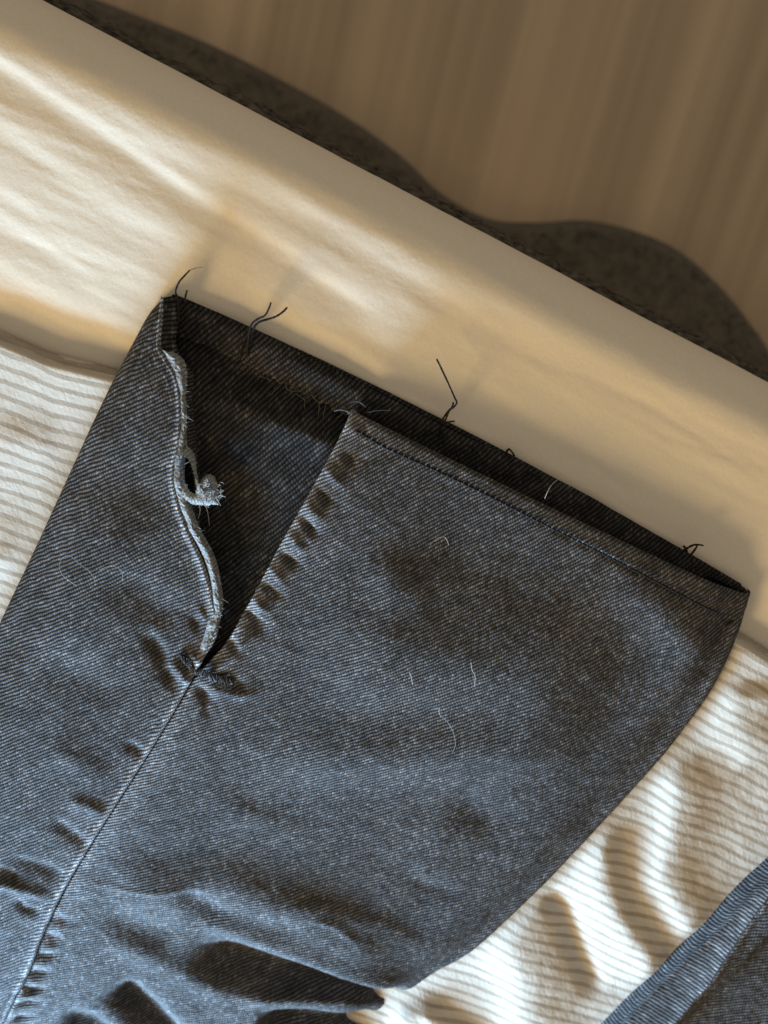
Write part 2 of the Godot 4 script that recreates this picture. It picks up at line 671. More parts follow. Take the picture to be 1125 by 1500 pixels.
func trace_leg() -> void:
	second_left = curve(pts([192.0, 107.5, 173.4, 132.3, 160.4, 151.3, 149.3, 166.2, 136.9, 185.1, 125.2, 201.3, 112.0, 220.1, 99.2, 238.7, 80.1, 266.8]), 150)
	outer_left = curve(pts([-75.6, -80.1, -80.9, -74.8, -86.7, -65.6, -95.0, -51.7, -103.5, -36.5, -112.4, -20.2, -127.9, 8.4, -144.0, 37.1, -164.7, 74.9, -191.3, 126.7, -222.6, 195.8, -249.8, 281.6]), 200)
	slit_left = curve(pts([-73.5, -81.2, -75.0, -73.5, -76.1, -64.8, -73.7, -60.2, -70.8, -54.5, -69.8, -45.5, -70.8, -33.3, -73.8, -20.8, -72.9, -9.4, -69.7, 2.3, -65.5, 14.3, -62.8, 27.9, -62.0, 41.8, -67.8, 52.4, -72.7, 61.1, -78.9, 72.3, -93.1, 96.0, -113.6, 128.4, -132.0, 159.3, -144.1, 183.9, -151.3, 201.3, -164.4, 226.7, -185.3, 271.0]), 260)
	slit_right = curve(pts([-11.0, -42.1, -16.4, -31.3, -22.4, -20.3, -29.5, -7.6, -36.8, 5.5, -44.3, 19.7, -52.5, 34.8, -59.2, 46.6, -65.2, 53.5, -72.2, 61.6, -78.4, 72.3, -92.6, 96.0, -113.0, 128.4, -131.4, 159.3, -143.5, 183.9, -150.7, 201.3, -163.8, 226.7, -184.7, 271.0]), 260)
	outer_right = curve(pts([138.8, 29.8, 135.7, 45.1, 127.4, 70.9, 114.6, 96.1, 93.9, 126.9, 68.0, 162.8, 40.4, 196.4, 23.0, 209.8, 12.4, 218.9, 3.8, 228.1, -5.3, 240.5, -19.5, 276.8]), 260)


func build_jeans() -> void:
	var jeans := Node3D.new()
	jeans.name = "jeans"
	add_child(jeans)
	tag(jeans, "washed black denim jeans with a slit, frayed flared hem lying across the bed", "jeans")

	# main front panel
	var main_h := func(p: Vector2, s: float, t: float) -> float:
		var y := front_y(p)
		var side := smoothstep(0.86, 1.0, s)
		y -= 0.0045 * side * side
		# the hem edge between slit and side gapes a little
		y += 0.003 * (1.0 - smoothstep(0.0, 0.12, t)) * sin(PI * clampf(s, 0.0, 1.0))
		y += 0.0004 * (1.0 - smoothstep(0.017, 0.0225, t))      # the doubled hem
		return y - 0.0009 * (1.0 - smoothstep(0.0, 0.03, s)) * (1.0 if p.y < 0.213 else -0.6)
	var main_uv := func(p: Vector2) -> Vector2:
		var m := lerpf(0.62, 0.2, clampf((p.y + 0.05) / 0.29, 0.0, 1.0))
		var x := p.x - 0.02
		return Vector2(x - p.y * m, p.y + x * m) / 0.093
	var main_wear := func(p: Vector2, s: float, t: float, over: int) -> float:
		var g := wear_of(p)
		g *= 1.0 + 1.2 * exp(-s * 24.0) * (0.7 + 0.6 * fine.get_noise_2d(p.x * 2500.0, p.y * 2500.0))
		if t < 0.001 or s < 0.001 or s > 0.999:
			g *= 1.25
		return g
	obj("front_panel", panel(slit_left_of_main(), outer_right, 400, 300, main_h, [{"r": 0.0015, "a": PI, "flat": 0.012}, {"r": 0.0009, "a": PI, "flat": 0.001}, {"r": 0.0045, "a": PI * 0.95, "flat": 0.02}], main_uv, main_wear), M.denim, jeans)

	# narrow side panel left of slit and seam
	var side_h := func(p: Vector2, s: float, t: float) -> float:
		var y := front_y(p)
		var side := 1.0 - smoothstep(0.0, 0.3, s)
		y -= 0.004 * side * side
		return y + 0.0009 * smoothstep(0.95, 1.0, s) * (1.4 if p.y < 0.213 else -0.9)
	var side_uv := func(p: Vector2) -> Vector2:
		return Vector2(p.x - p.y * 0.46, p.y + p.x * 0.46 + 0.05) / 0.095
	var side_wear := func(p: Vector2, s: float, t: float, over: int) -> float:
		var g := wear_of(p)
		g *= 1.0 + (0.5 * smoothstep(0.85, 1.0, s) + 1.6 * smoothstep(0.975, 0.995, s)) * (0.75 + 0.5 * fine.get_noise_2d(p.x * 2500.0, p.y * 2500.0))
		return g
	obj("side_panel", panel(outer_left, slit_left, 400, 130, side_h, [{}, {"r": 0.004, "a": PI * 0.95, "flat": 0.02}, {"r": 0.0011, "a": PI, "flat": 0.0005}], side_uv, side_wear), M.denim, jeans)

	# back of the leg, seen inside the opening
	var bl := curve(pts([-72.9, -81.2, -75.9, -72.4, -80.3, -60.6, -90.2, -41.2, -102.0, -18.5, -114.6, 8.0, -130.8, 38.5, -151.7, 79.9]), 120)
	var br := curve(pts([138.0, 28.9, 127.3, 47.2, 119.1, 70.2, 108.2, 91.7, 89.8, 119.5, 63.7, 153.1, 36.0, 188.6, 6.8, 214.6]), 120)
	var back_h := func(p: Vector2, s: float, t: float) -> float:
		return under(p) + 0.0012 + 0.0009 * blotch.get_noise_2d(p.x * 700.0, p.y * 700.0) + 0.0012 * (1.0 - smoothstep(0.0, 0.02, t))
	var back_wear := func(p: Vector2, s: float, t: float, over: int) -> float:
		return 0.1 * (1.0 + 0.4 * fine.get_noise_2d(p.x * 800.0, p.y * 800.0))      # inside: the same black denim in a darker tone than the outside
	var back_uv := func(p: Vector2) -> Vector2:
		return Vector2(p.x - p.y * 0.8, p.y + p.x * 0.8) / 0.13
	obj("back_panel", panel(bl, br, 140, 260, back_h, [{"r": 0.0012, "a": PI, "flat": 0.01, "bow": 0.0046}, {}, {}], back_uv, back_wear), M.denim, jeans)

	# turned-up hem allowance on the inside of the back, with a ragged raw edge
	var top := curve(pts([-71.4, -80.2, -51.3, -72.3, -25.8, -59.6, -0.1, -46.3, 20.0, -35.7, 34.1, -28.9, 45.5, -24.4, 53.6, -20.3, 64.3, -14.6, 77.4, -7.6, 90.0, 0.1, 111.0, 11.9, 125.0, 20.1, 134.9, 26.0]), 260)
	var nv := 26
	var pos := PackedVector3Array()
	var uv := PackedVector2Array()
	var col := PackedColorArray()
	var deep := (top[259] - top[0]).orthogonal().normalized()
	if deep.y < 0.0:
		deep = -deep
	for j in nv:
		for i in 260:
			var k := j / (nv - 1.0)
			var b := top[i]
			var long := 0.0125 + 0.0013 * fine.get_noise_1d(i * 9.0) + 0.0012 * blotch.get_noise_1d(i * 7.0)
			long *= 0.25 + 0.75 * (1.0 - smoothstep(0.86, 0.97, i / 259.0))
			var q := b + deep * long * k
			var y: float = under(q) + 0.0031 + 0.0014 * sin(PI * minf(k * 3.0, 1.0) / 2.0) - 0.0006 * k + 0.0005 * blotch.get_noise_2d(q.x * 1200.0, q.y * 1200.0)
			if j == nv - 1:
				y -= 0.0012
			pos.append(Vector3(q.x, y, q.y))
			uv.append(Vector2(q.x * 0.8 - q.y * 0.62, q.y * 0.8 + q.x * 0.62) / 0.0995)
			var g := 0.1 * (1.0 + 0.4 * blotch.get_noise_2d(q.x * 700.0, q.y * 700.0))  # unworn denim; shade under the front panel is put into this tone
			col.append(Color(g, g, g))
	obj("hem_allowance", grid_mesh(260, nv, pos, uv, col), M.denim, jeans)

	# pale worn folded edge of the slit, a lumpy roll that narrows towards the seam
	slit_roll(jeans)
	stitches(jeans)
	fray(jeans)
	second_leg(jeans)


func slit_left_of_main() -> PackedVector2Array:
	return slit_right


func slit_roll(jeans: Node3D) -> void:
	var inner := curve(pts([-76.4, -64.3, -74.3, -60.6, -72.1, -55.5, -70.7, -49.0, -70.4, -43.0, -71.1, -35.7, -72.7, -29.6, -74.4, -23.4, -74.8, -17.0, -73.8, -10.7, -72.2, -5.0, -70.4, 1.0, -67.8, 6.3, -65.4, 12.9, -63.8, 19.7, -63.5, 26.5, -63.8, 32.0, -66.0, 39.0, -68.4, 46.1, -70.2, 50.4]), 220)
	var outer := curve(pts([-72.3, -62.8, -68.5, -59.5, -68.0, -53.6, -68.4, -47.6, -68.5, -41.6, -69.0, -34.3, -69.1, -30.1, -70.2, -24.1, -70.8, -18.0, -70.0, -11.9, -68.6, -6.5, -67.5, -1.3, -65.3, 4.0, -62.9, 9.3, -61.0, 16.0, -60.0, 24.2, -59.8, 31.1, -61.5, 38.6, -64.4, 45.2, -67.8, 50.9]), 220)
	var n := 220
	var across := 14
	var pos := PackedVector3Array()
	var uv := PackedVector2Array()
	var col := PackedColorArray()
	for i in n:
		var t := i / (n - 1.0)
		for k in across:
			var f := k / (across - 1.0)
			var q := inner[i].lerp(outer[i], f)
			var w := inner[i].distance_to(outer[i])
			var lump := 0.0006 * fine.get_noise_2d(q.x * 3000.0, q.y * 3000.0) + 0.0007 * blotch.get_noise_2d(q.x * 2600.0, q.y * 2600.0)
			var y := front_y(inner[i]) + 0.0001 + minf(0.0016, 0.45 * w) * sin(PI * clampf(f * 0.72 + 0.04, 0.0, 1.0)) + lump * sin(PI * f) - 0.003 * smoothstep(0.8, 1.0, f)
			pos.append(Vector3(q.x, y, q.y))
			uv.append(Vector2(f * w + 0.02 * t, inner[i].y * 1.1 + 0.3 * f * w) / 0.0995)
			var g := (0.72 + 0.28 * sin(inner[i].y * 4600.0 + f * 2.0)) * clampf((0.8 + 0.6 * fine.get_noise_2d(q.x * 3500.0, q.y * 3500.0)) * (1.0 - 0.35 * smoothstep(0.24, 0.3, t) * (1.0 - smoothstep(0.36, 0.42, t))), 0.1, 1.0)
			col.append(Color(g, g, g))
	obj("slit_edge", grid_mesh(across, n, pos, uv, col), M.pale_denim, jeans).set_meta("label", "pale worn folded edge on the left side of the slit")
	# the allowance turned in behind it, unworn
	var a := curve(pts([-73.1, -62.9, -69.0, -58.7, -68.5, -52.0, -68.9, -44.8, -69.2, -37.4, -69.6, -30.5, -68.6, -24.5, -67.6, -17.4, -68.7, -7.1, -67.7, 1.3]), 120)
	var b := curve(pts([-71.3, -59.8, -66.9, -55.5, -66.2, -47.5, -66.3, -41.4, -66.5, -34.0, -66.7, -27.7, -66.3, -21.3, -66.0, -13.6, -67.6, -4.4, -67.1, 3.6]), 120)
	pos = PackedVector3Array()
	uv = PackedVector2Array()
	col = PackedColorArray()
	for i in 120:
		for k in 8:
			var f := k / 7.0
			var q := a[i].lerp(b[i], f)
			var y := lerpf(front_y(a[i]) - 0.0012, front_y(a[i]) - 0.006, f) + 0.0008 * sin(PI * f) + 0.0006 * blotch.get_noise_2d(q.x * 1800.0, q.y * 1800.0)
			pos.append(Vector3(q.x, y, q.y))
			uv.append(Vector2(f * 0.005, q.y * 1.2) / 0.0995)
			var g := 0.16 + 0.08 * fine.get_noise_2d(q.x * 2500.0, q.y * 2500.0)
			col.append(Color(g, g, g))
	obj("slit_allowance", grid_mesh(8, 120, pos, uv, col), M.denim, jeans)
	# the corner of the hem, turned in and facing the opening
	a = curve(pts([-74.0, -81.0, -74.7, -78.1, -75.2, -73.5, -76.0, -69.0, -76.4, -63.6]), 60)
	b = curve(pts([-71.3, -81.3, -70.6, -78.6, -70.2, -74.7, -71.0, -69.3, -71.5, -65.8, -70.4, -60.2]), 60)
	pos = PackedVector3Array()
	uv = PackedVector2Array()
	col = PackedColorArray()
	for i in 60:
		for k in 14:
			var f := k / 13.0
			var q := a[i].lerp(b[i], f)
			var y0 := front_y(a[i]) + 0.0006
			var y := y0 + 0.0007 * sin(PI * minf(f * 5.0, 1.0)) - 0.0045 * f * f - 0.0008 * sin(PI * f) + 0.0007 * exp(-pow((f - 0.78) / 0.12, 2.0))
			pos.append(Vector3(q.x, y, q.y))
			uv.append(Vector2(f * 0.006, q.y) / 0.0995)
			var g := 0.1 + 0.5 * exp(-pow(f / 0.09, 2.0)) + 0.3 * exp(-pow((f - 0.8) / 0.1, 2.0)) * clampf(0.5 + 1.2 * fine.get_noise_2d(q.x * 2500.0, q.y * 700.0), 0.0, 1.0)  # unworn denim with shade painted into its low tone; the rims are paler
			col.append(Color(g, g, g))
	obj("turned_corner", grid_mesh(14, 60, pos, uv, col), M.denim, jeans)
	# a torn strip that has come away from the edge, looped, and ends in a ragged nub
	torn(jeans, pts3([-71.9, 17.0, -28.6, -69.3, 18.0, -28.6, -67.1, 19.0, -26.2, -66.4, 19.4, -21.9, -66.0, 19.0, -17.7, -64.9, 18.4, -14.0, -63.6, 18.0, -11.8]), [1.2, 2.0, 2.3, 2.1, 2.2, 2.4, 1.6], 0.5, 2.2)
	torn(jeans, pts3([-72.5, 17.5, -17.3, -70.3, 18.0, -13.4, -67.7, 18.4, -11.2, -64.5, 18.6, -11.3, -61.7, 18.2, -10.6, -59.1, 17.0, -9.2]), [1.4, 1.8, 1.9, 2.6, 2.4, 0.7], 0.2, -0.6)
	torn(jeans, pts3([-65.8, 18.5, -13.5, -63.6, 19.2, -17.3, -61.5, 19.6, -19.2, -59.9, 19.4, -17.6, -59.4, 19.0, -14.2, -59.4, 17.5, -10.1]), [1.2, 1.6, 1.8, 2.0, 2.0, 0.8], 0.3, 1.6)
	torn(jeans, pts3([-65.1, 18.2, -15.0, -62.8, 18.8, -14.6, -61.0, 18.6, -13.6, -60.0, 18.0, -11.3]), [2.2, 2.9, 2.7, 1.4], 0.0, 0.8)
	var st: SurfaceTool
	st = new_st()
	add_tube(st, curve3(pts3([-66.1, 17.0, -9.7, -66.2, 15.0, -5.7, -67.5, 13.0, -1.9])), 0.0003, 0.00015)
	add_tube(st, curve3(pts3([-64.2, 17.0, -9.7, -63.7, 14.0, -4.8, -63.9, 11.0, 1.5])), 0.0002, 0.0001)
	for i in 34:
		var c: Vector3 = pts3([-61.3, 19.5, -13.8])[0] + Vector3(rng.randf_range(-4.0, 4.0), 0.0, rng.randf_range(-4.0, 3.0)) * 0.001
		add_tube(st, curve3(PackedVector3Array([c, c + Vector3(rng.randf_range(-1, 2), 1.0, rng.randf_range(-1, 1)) * 0.0012, c + Vector3(rng.randf_range(-1, 2), 0.6, rng.randf_range(-1, 2)) * 0.0015])), 0.00014, 0.00006, 5)
	for i in 150:      # loose fibres all along the worn edge
		var k := rng.randi_range(10, n - 20)
		var e := inner[k].lerp(outer[k], rng.randf_range(0.3, 1.1))
		var p0 := Vector3(e.x, front_y(inner[k]) + 0.0008, e.y)
		var out := Vector3(rng.randf_range(-0.4, 1.2), rng.randf_range(0.0, 0.8), rng.randf_range(-1, 1)) * rng.randf_range(0.0006, 0.0022)
		add_tube(st, curve3(PackedVector3Array([p0, p0 + out * 0.6, p0 + out + Vector3(rng.randf_range(-1, 1), 0.1, rng.randf_range(-1, 1)) * 0.0006]), 3), 0.0001, 0.00004, 4)
	sewn("nub_fibres", st, M.pale_yarn, jeans).set_meta("kind", "stuff")


# A ribbon of torn cloth along a line; half widths in millimetres, turning about its line from twist0 by twist1.
func torn(jeans: Node3D, spine: PackedVector3Array, half: Array, twist0: float, twist1: float) -> void:
	var line := curve3(spine, 10)
	var n := line.size()
	var across := 9
	var pos := PackedVector3Array()
	var uv := PackedVector2Array()
	var col := PackedColorArray()
	for i in n:
		var f := i / (n - 1.0) * (half.size() - 1)
		var h := mini(int(f), half.size() - 2)
		var w: float = lerpf(half[h], half[h + 1], f - h) * 0.001
		var dir := (line[mini(i + 1, n - 1)] - line[maxi(i - 1, 0)]).normalized()
		var side := dir.cross(Vector3.UP).normalized()
		var up := side.cross(dir).normalized()
		var a := twist0 + twist1 * i / (n - 1.0)
		var sd := side * cos(a) + up * sin(a)
		var nn := up * cos(a) - side * sin(a)
		for k in across:
			var q := k / (across - 1.0) * 2.0 - 1.0
			var rag := 1.0 + 0.35 * fine.get_noise_2d(i * 31.0 + k * 3.0, line[0].x * 50000.0)
			var p := line[i] - sd * (q * w * rag) + nn * (0.0007 * (1.0 - q * q) + 0.0004 * fine.get_noise_2d(i * 17.0, k * 22.0))
			pos.append(p)
			uv.append(Vector2(q * w, i * 0.0006) / 0.0995)
			var g := (0.78 + 0.22 * sin(i * 1.9 + q)) * clampf(0.85 + 0.5 * fine.get_noise_2d(i * 25.0, k * 41.0), 0.2, 1.0)
			col.append(Color(g, g, g))
	obj("frayed_nub", grid_mesh(across, n, pos, uv, col), M.pale_denim, jeans)


func stitches(jeans: Node3D) -> void:
	# a row of black stitches 6 mm below the hem of the front
	var row := curve(pts([-9.6, -35.8, -0.6, -30.1, 18.6, -21.4, 38.2, -11.8, 58.1, -1.5, 78.4, 9.0, 99.2, 20.2, 117.8, 30.6, 130.6, 36.7]), 150)
	var st := new_st()
	for i in range(0, 142, 2):
		var a := row[i]
		var b := row[i + 1].lerp(row[mini(i + 2, 149)], 0.3)
		var pa := Vector3(a.x, main_y(a) + 0.0007 + 0.0027 * sin(PI * i / 150.0), a.y)
		var pb := Vector3(b.x, main_y(b) + 0.0007 + 0.0027 * sin(PI * i / 150.0), b.y)
		add_tube(st, PackedVector3Array([pa, (pa + pb) / 2.0 + Vector3(0, 0.0005, 0), pb]), 0.00042, 0.00042, 6)
	sewn("hem_stitching", st, M.black_yarn, jeans).set_meta("kind", "stuff")
	# bar tack: a dense zigzag across the foot of the slit
	st = new_st()
	var tack := curve(pts([-76.3, 51.9, -72.5, 56.5, -68.5, 58.5, -63.4, 60.5, -58.3, 62.3]), 46)
	var zig := PackedVector3Array()
	for i in 46:
		var q := tack[i] + Vector2(0.2, 1.0).normalized() * (0.0017 if i % 2 else -0.0017) * (0.8 + 0.4 * rng.randf())
		zig.append(Vector3(q.x, front_y(tack[i]) + 0.0006 + 0.0003 * rng.randf(), q.y))
	add_tube(st, zig, 0.0006, 0.0006, 6, 0.4)
	for i in 14:
		var b2 := zig[rng.randi_range(2, 43)]
		add_tube(st, curve3(PackedVector3Array([b2, b2 + Vector3(rng.randf_range(-2, 2), 0.8, rng.randf_range(-2, 2)) * 0.001, b2 + Vector3(rng.randf_range(-4, 4), 0.6, rng.randf_range(-4, 4)) * 0.001])), 0.00018, 0.0001, 5)
	sewn("bar_tack", st, M.grey_yarn, jeans)


func main_y(p: Vector2) -> float:
	return front_y(p)


func fray(jeans: Node3D) -> void:
	var ends := [
		[pts3([-70.1, 11.0, -72.8, -69.6, 12.0, -79.8, -70.1, 13.0, -82.7, -68.6, 14.0, -85.9, -66.6, 14.0, -88.1, -64.7, 14.0, -89.9]), 0.00042, 0.00028],
		[pts3([-64.7, 14.0, -89.9, -62.8, 14.0, -90.6, -60.3, 14.0, -91.0]), 0.00014, 0.00006],
		[pts3([-68.0, 10.0, -78.4, -67.4, 11.0, -80.6, -66.4, 12.0, -83.2]), 0.0004, 0.0003],
		[pts3([-47.6, 9.0, -60.8, -46.5, 11.0, -67.0, -45.1, 13.0, -71.7, -42.6, 14.0, -73.9, -40.1, 15.0, -75.2, -38.7, 15.0, -77.5, -37.9, 15.0, -79.5]), 0.00042, 0.0003],
		[pts3([-46.0, 9.0, -64.3, -45.0, 11.0, -69.3, -42.8, 13.0, -72.4, -38.9, 14.0, -73.9, -36.5, 15.0, -74.8, -34.1, 15.0, -76.3, -32.5, 15.0, -77.9]), 0.00045, 0.00034],
		[pts3([-50.1, 8.0, -59.4, -48.3, 9.0, -65.5, -46.0, 11.0, -69.3]), 0.0004, 0.0004],
		[pts3([18.2, 12.0, -59.9, 20.2, 12.0, -55.9, 22.6, 13.0, -51.0, 24.5, 14.0, -46.9, 25.3, 14.0, -45.0, 24.1, 14.0, -43.3, 22.8, 13.0, -41.9, 21.5, 12.0, -38.4, 20.2, 10.0, -36.2, 19.6, 9.0, -31.5]), 0.00032, 0.00035],
		[pts3([24.1, 14.0, -45.2, 23.7, 14.0, -43.5, 22.1, 13.0, -41.4, 20.8, 12.0, -38.9, 20.0, 10.0, -36.2, 21.3, 9.0, -31.5, 22.4, 8.0, -28.7]), 0.00036, 0.0003],
		[pts3([21.1, 11.0, -36.5, 23.0, 12.0, -37.7, 24.9, 12.0, -37.9]), 0.0003, 0.0003],
		[pts3([14.0, 9.0, -31.5, 15.9, 10.0, -33.7, 18.8, 10.0, -32.7, 21.4, 9.0, -28.9, 20.5, 8.0, -25.6]), 0.0002, 0.00014],
		[pts3([27.8, 8.0, -28.7, 31.2, 9.0, -27.7, 34.2, 9.0, -24.4, 34.0, 8.0, -20.0, 31.6, 8.0, -17.9]), 0.0002, 0.00014],
		[pts3([24.4, 8.0, -27.4, 26.9, 9.0, -23.4, 26.1, 8.0, -18.5]), 0.0002, 0.00014],
		[pts3([43.8, 9.0, -24.4, 44.0, 9.0, -25.9, 44.7, 9.0, -26.9, 45.7, 9.0, -26.2, 47.1, 8.0, -24.1]), 0.0005, 0.0003],
		[pts3([48.9, 8.0, -18.5, 53.7, 9.0, -17.7, 58.9, 9.0, -13.1, 60.8, 8.0, -8.0]), 0.0002, 0.00014],
		[pts3([110.0, 12.0, 11.3, 111.1, 13.0, 9.6, 113.9, 13.0, 8.2, 117.0, 13.0, 8.5]), 0.0005, 0.0003],
		[pts3([112.3, 12.0, 13.7, 113.3, 13.0, 11.4, 114.5, 13.0, 9.3, 114.7, 13.0, 8.2]), 0.0005, 0.0003],
		[pts3([110.1, 12.0, 9.1, 110.9, 12.0, 9.9, 111.9, 11.0, 11.7]), 0.0004, 0.0004],
	]
	for e in ends:
		var st := new_st()
		add_tube(st, curve3(e[0]), e[1], e[2], 7, 0.35)
		sewn("loose_thread", st, M.black_yarn, jeans)
	# short raw yarn ends along the ragged edge of the hem allowance and in the gap
	var st2 := new_st()
	var line := curve(pts([-50.0, -58.4, -38.9, -51.2, -27.1, -45.1, -15.1, -41.4, -7.9, -38.9, 14.1, -24.4, 34.1, -13.1, 59.6, -0.4, 80.3, 8.9]), 120)
	for i in 60:
		var b := line[rng.randi_range(0, 119)]
		var y := support(b.x, b.y) + 0.0035
		var dir := Vector3(rng.randf_range(-1, 1), 0, rng.randf_range(-1.0, 1.0)).normalized() * rng.randf_range(0.002, 0.006)
		var p := Vector3(b.x, y, b.y)
		add_tube(st2, curve3(PackedVector3Array([p, p + dir * 0.5 + Vector3(0, 0.001, 0), p + dir + Vector3(rng.randf_range(-1, 1), 0.4, rng.randf_range(-1, 1)) * 0.001])), 0.0002, 0.0001, 5)
	var f := sewn("frayed_fibres", st2, M.grey_yarn, jeans)
	f.set_meta("kind", "stuff")
	# fuzz where the corner of the front meets the slit
	var st3 := new_st()
	add_tube(st3, curve3(pts3([-11.9, 17.0, -41.8, -13.6, 16.0, -43.8, -12.0, 15.0, -45.2, -8.9, 15.0, -45.7, -6.3, 14.0, -43.5])), 0.0004, 0.00025, 6, 0.4)
	add_tube(st3, curve3(pts3([-5.8, 17.0, -42.3, -1.8, 17.0, -43.0, 2.2, 17.0, -43.0])), 0.00015, 0.00008, 5)
	add_tube(st3, curve3(pts3([-11.4, 18.0, -42.5, -14.8, 16.0, -43.0, -17.3, 14.0, -42.1])), 0.00035, 0.0002, 6, 0.4)
	sewn("loose_thread", st3, M.grey_yarn, jeans)


func second_leg(jeans: Node3D) -> void:
	var left := second_left
	var ridge := curve(pts([195.3, 112.6, 179.3, 131.2, 162.8, 151.1, 151.9, 163.3, 141.1, 179.3, 128.5, 190.0, 117.6, 208.1, 106.7, 226.8, 92.3, 253.1]), 150)
	var far := curve(pts([265.3, 159.5, 252.5, 180.5, 239.3, 202.2, 230.8, 220.9, 222.2, 240.2, 213.2, 260.0, 203.4, 276.2, 193.4, 292.9, 183.6, 314.3]), 150)
	var nu := 190
	var nv := 200
	var pos := PackedVector3Array()
	var uv := PackedVector2Array()
	var col := PackedColorArray()
	for j in nv:
		var t := j / (nv - 1.0)
		var a := on_curve(left, t)
		var r := on_curve(ridge, t)
		var b := on_curve(far, t)
		for i in nu:
			var s := i / (nu - 1.0)
			var p: Vector2
			var y := 0.0
			var across := 0.0
			if s < 0.12:
				var ang := (1.0 - s / 0.12) * PI / 2.0
				p = a + (r - a).normalized() * 0.003 * (1.0 - sin(ang))
				y = -0.002 + 0.018 * cos(ang)
				across = -0.008 * ang
			else:
				var k := (s - 0.12) / 0.88
				k = k * k * 0.4 + k * 0.6
				p = (a + (r - a).normalized() * 0.003).lerp(b, k)
				across = p.distance_to(a)
				y = 0.016 + 0.006 * smoothstep(0.0, 0.012, across) - 0.002 * smoothstep(0.014, 0.02, across) + 0.002 * exp(-pow((across - a.distance_to(r)) / 0.0022, 2.0))
				y += 0.0008 * blotch.get_noise_2d(p.x * 300.0 + 90.0, p.y * 500.0) + 0.0003 * fine.get_noise_2d(p.x * 900.0, p.y * 900.0)
			pos.append(Vector3(p.x, y, p.y))
			var dir := (left[149] - left[0]).normalized()
			var m := 0.15
			if across < a.distance_to(r):      # the flat-felled strip along the side is cut on another grain
				uv.append(Vector2(across + t * 0.05, t * left[0].distance_to(left[149]) * 0.9 + across * 0.3) / 0.0995)
			else:
				uv.append(Vector2(p.x - p.y * m, p.y + p.x * m) / 0.0995)
			var g := wear_of(p) * (1.0 + 0.5 * exp(-pow((across - a.distance_to(r)) / 0.002, 2.0)))
			col.append(Color(g, g, g))
	obj("other_leg", grid_mesh(nu, nv, pos, uv, col), M.denim, jeans).set_meta("label", "second leg of the jeans with a raised side seam")


func lint(points: PackedVector3Array, r: float, label: String, bed := 0.0) -> void:
	var p := PackedVector3Array()
	for q in points:
		var y := front_y(Vector2(q.x, q.z)) + 0.0006 if bed == 0.0 else bed
		p.append(Vector3(q.x, y, q.z))
	var st := new_st()
	add_tube(st, curve3(p), r, r * 0.7, 5)
	tag(sewn("lint_hair", st, M.lint), label, "hair", "pale stray hairs on the denim")


func build_lint() -> void:
	lint(pts3([-112.3, 14.0, 21.9, -116.9, 14.0, 18.1, -118.1, 14.0, 14.8, -116.5, 14.0, 11.3, -113.6, 14.0, 10.5, -110.4, 14.0, 13.2, -106.7, 14.0, 16.4, -105.0, 14.0, 20.0]), 0.00007, "pale hair looped on the narrow denim panel left of the slit, nearest the striped cloth")
	lint(pts3([-103.1, 14.0, 15.4, -99.4, 14.0, 14.0, -96.5, 14.0, 14.8, -95.2, 14.0, 17.3, -95.7, 14.0, 19.7]), 0.00007, "short pale hair curled just right of the looped hair, left of the slit")
	lint(pts3([16.6, 18.0, 5.8, 19.1, 18.0, 3.9, 21.5, 18.0, 3.2, 22.8, 18.0, 4.7, 23.3, 18.0, 6.3]), 0.00014, "short thick pale hair hooked on the front panel below the hem middle")
	lint(pts3([21.0, 18.0, 71.1, 21.3, 18.0, 74.7, 24.3, 18.0, 77.7, 26.5, 18.0, 81.9, 27.4, 18.0, 86.7, 26.4, 18.0, 90.4]), 0.00007, "long wavy pale hair lying in the middle of the front panel")
	lint(pts3([9.4, 18.0, 55.1, 10.2, 18.0, 57.1, 10.7, 18.0, 60.6]), 0.0001, "tiny straight pale hair on the front panel up left of the long wavy one")
	lint(pts3([32.2, 18.0, 50.8, 32.8, 18.0, 54.2, 33.9, 18.0, 56.5, 34.0, 18.0, 61.4]), 0.0001, "thin pale hair on the front panel up right of the long wavy one")
	var st := new_st()
	add_tube(st, curve3(pts3([56.8, 20.0, -12.0, 57.8, 20.0, -14.8, 59.5, 19.0, -17.2, 62.6, 15.0, -17.8])), 0.00012, 0.0001, 5)
	tag(sewn("lint_hair", st, M.lint), "pale hair bridging the dark gap between the front and back hem", "hair", "pale stray hairs on the denim")


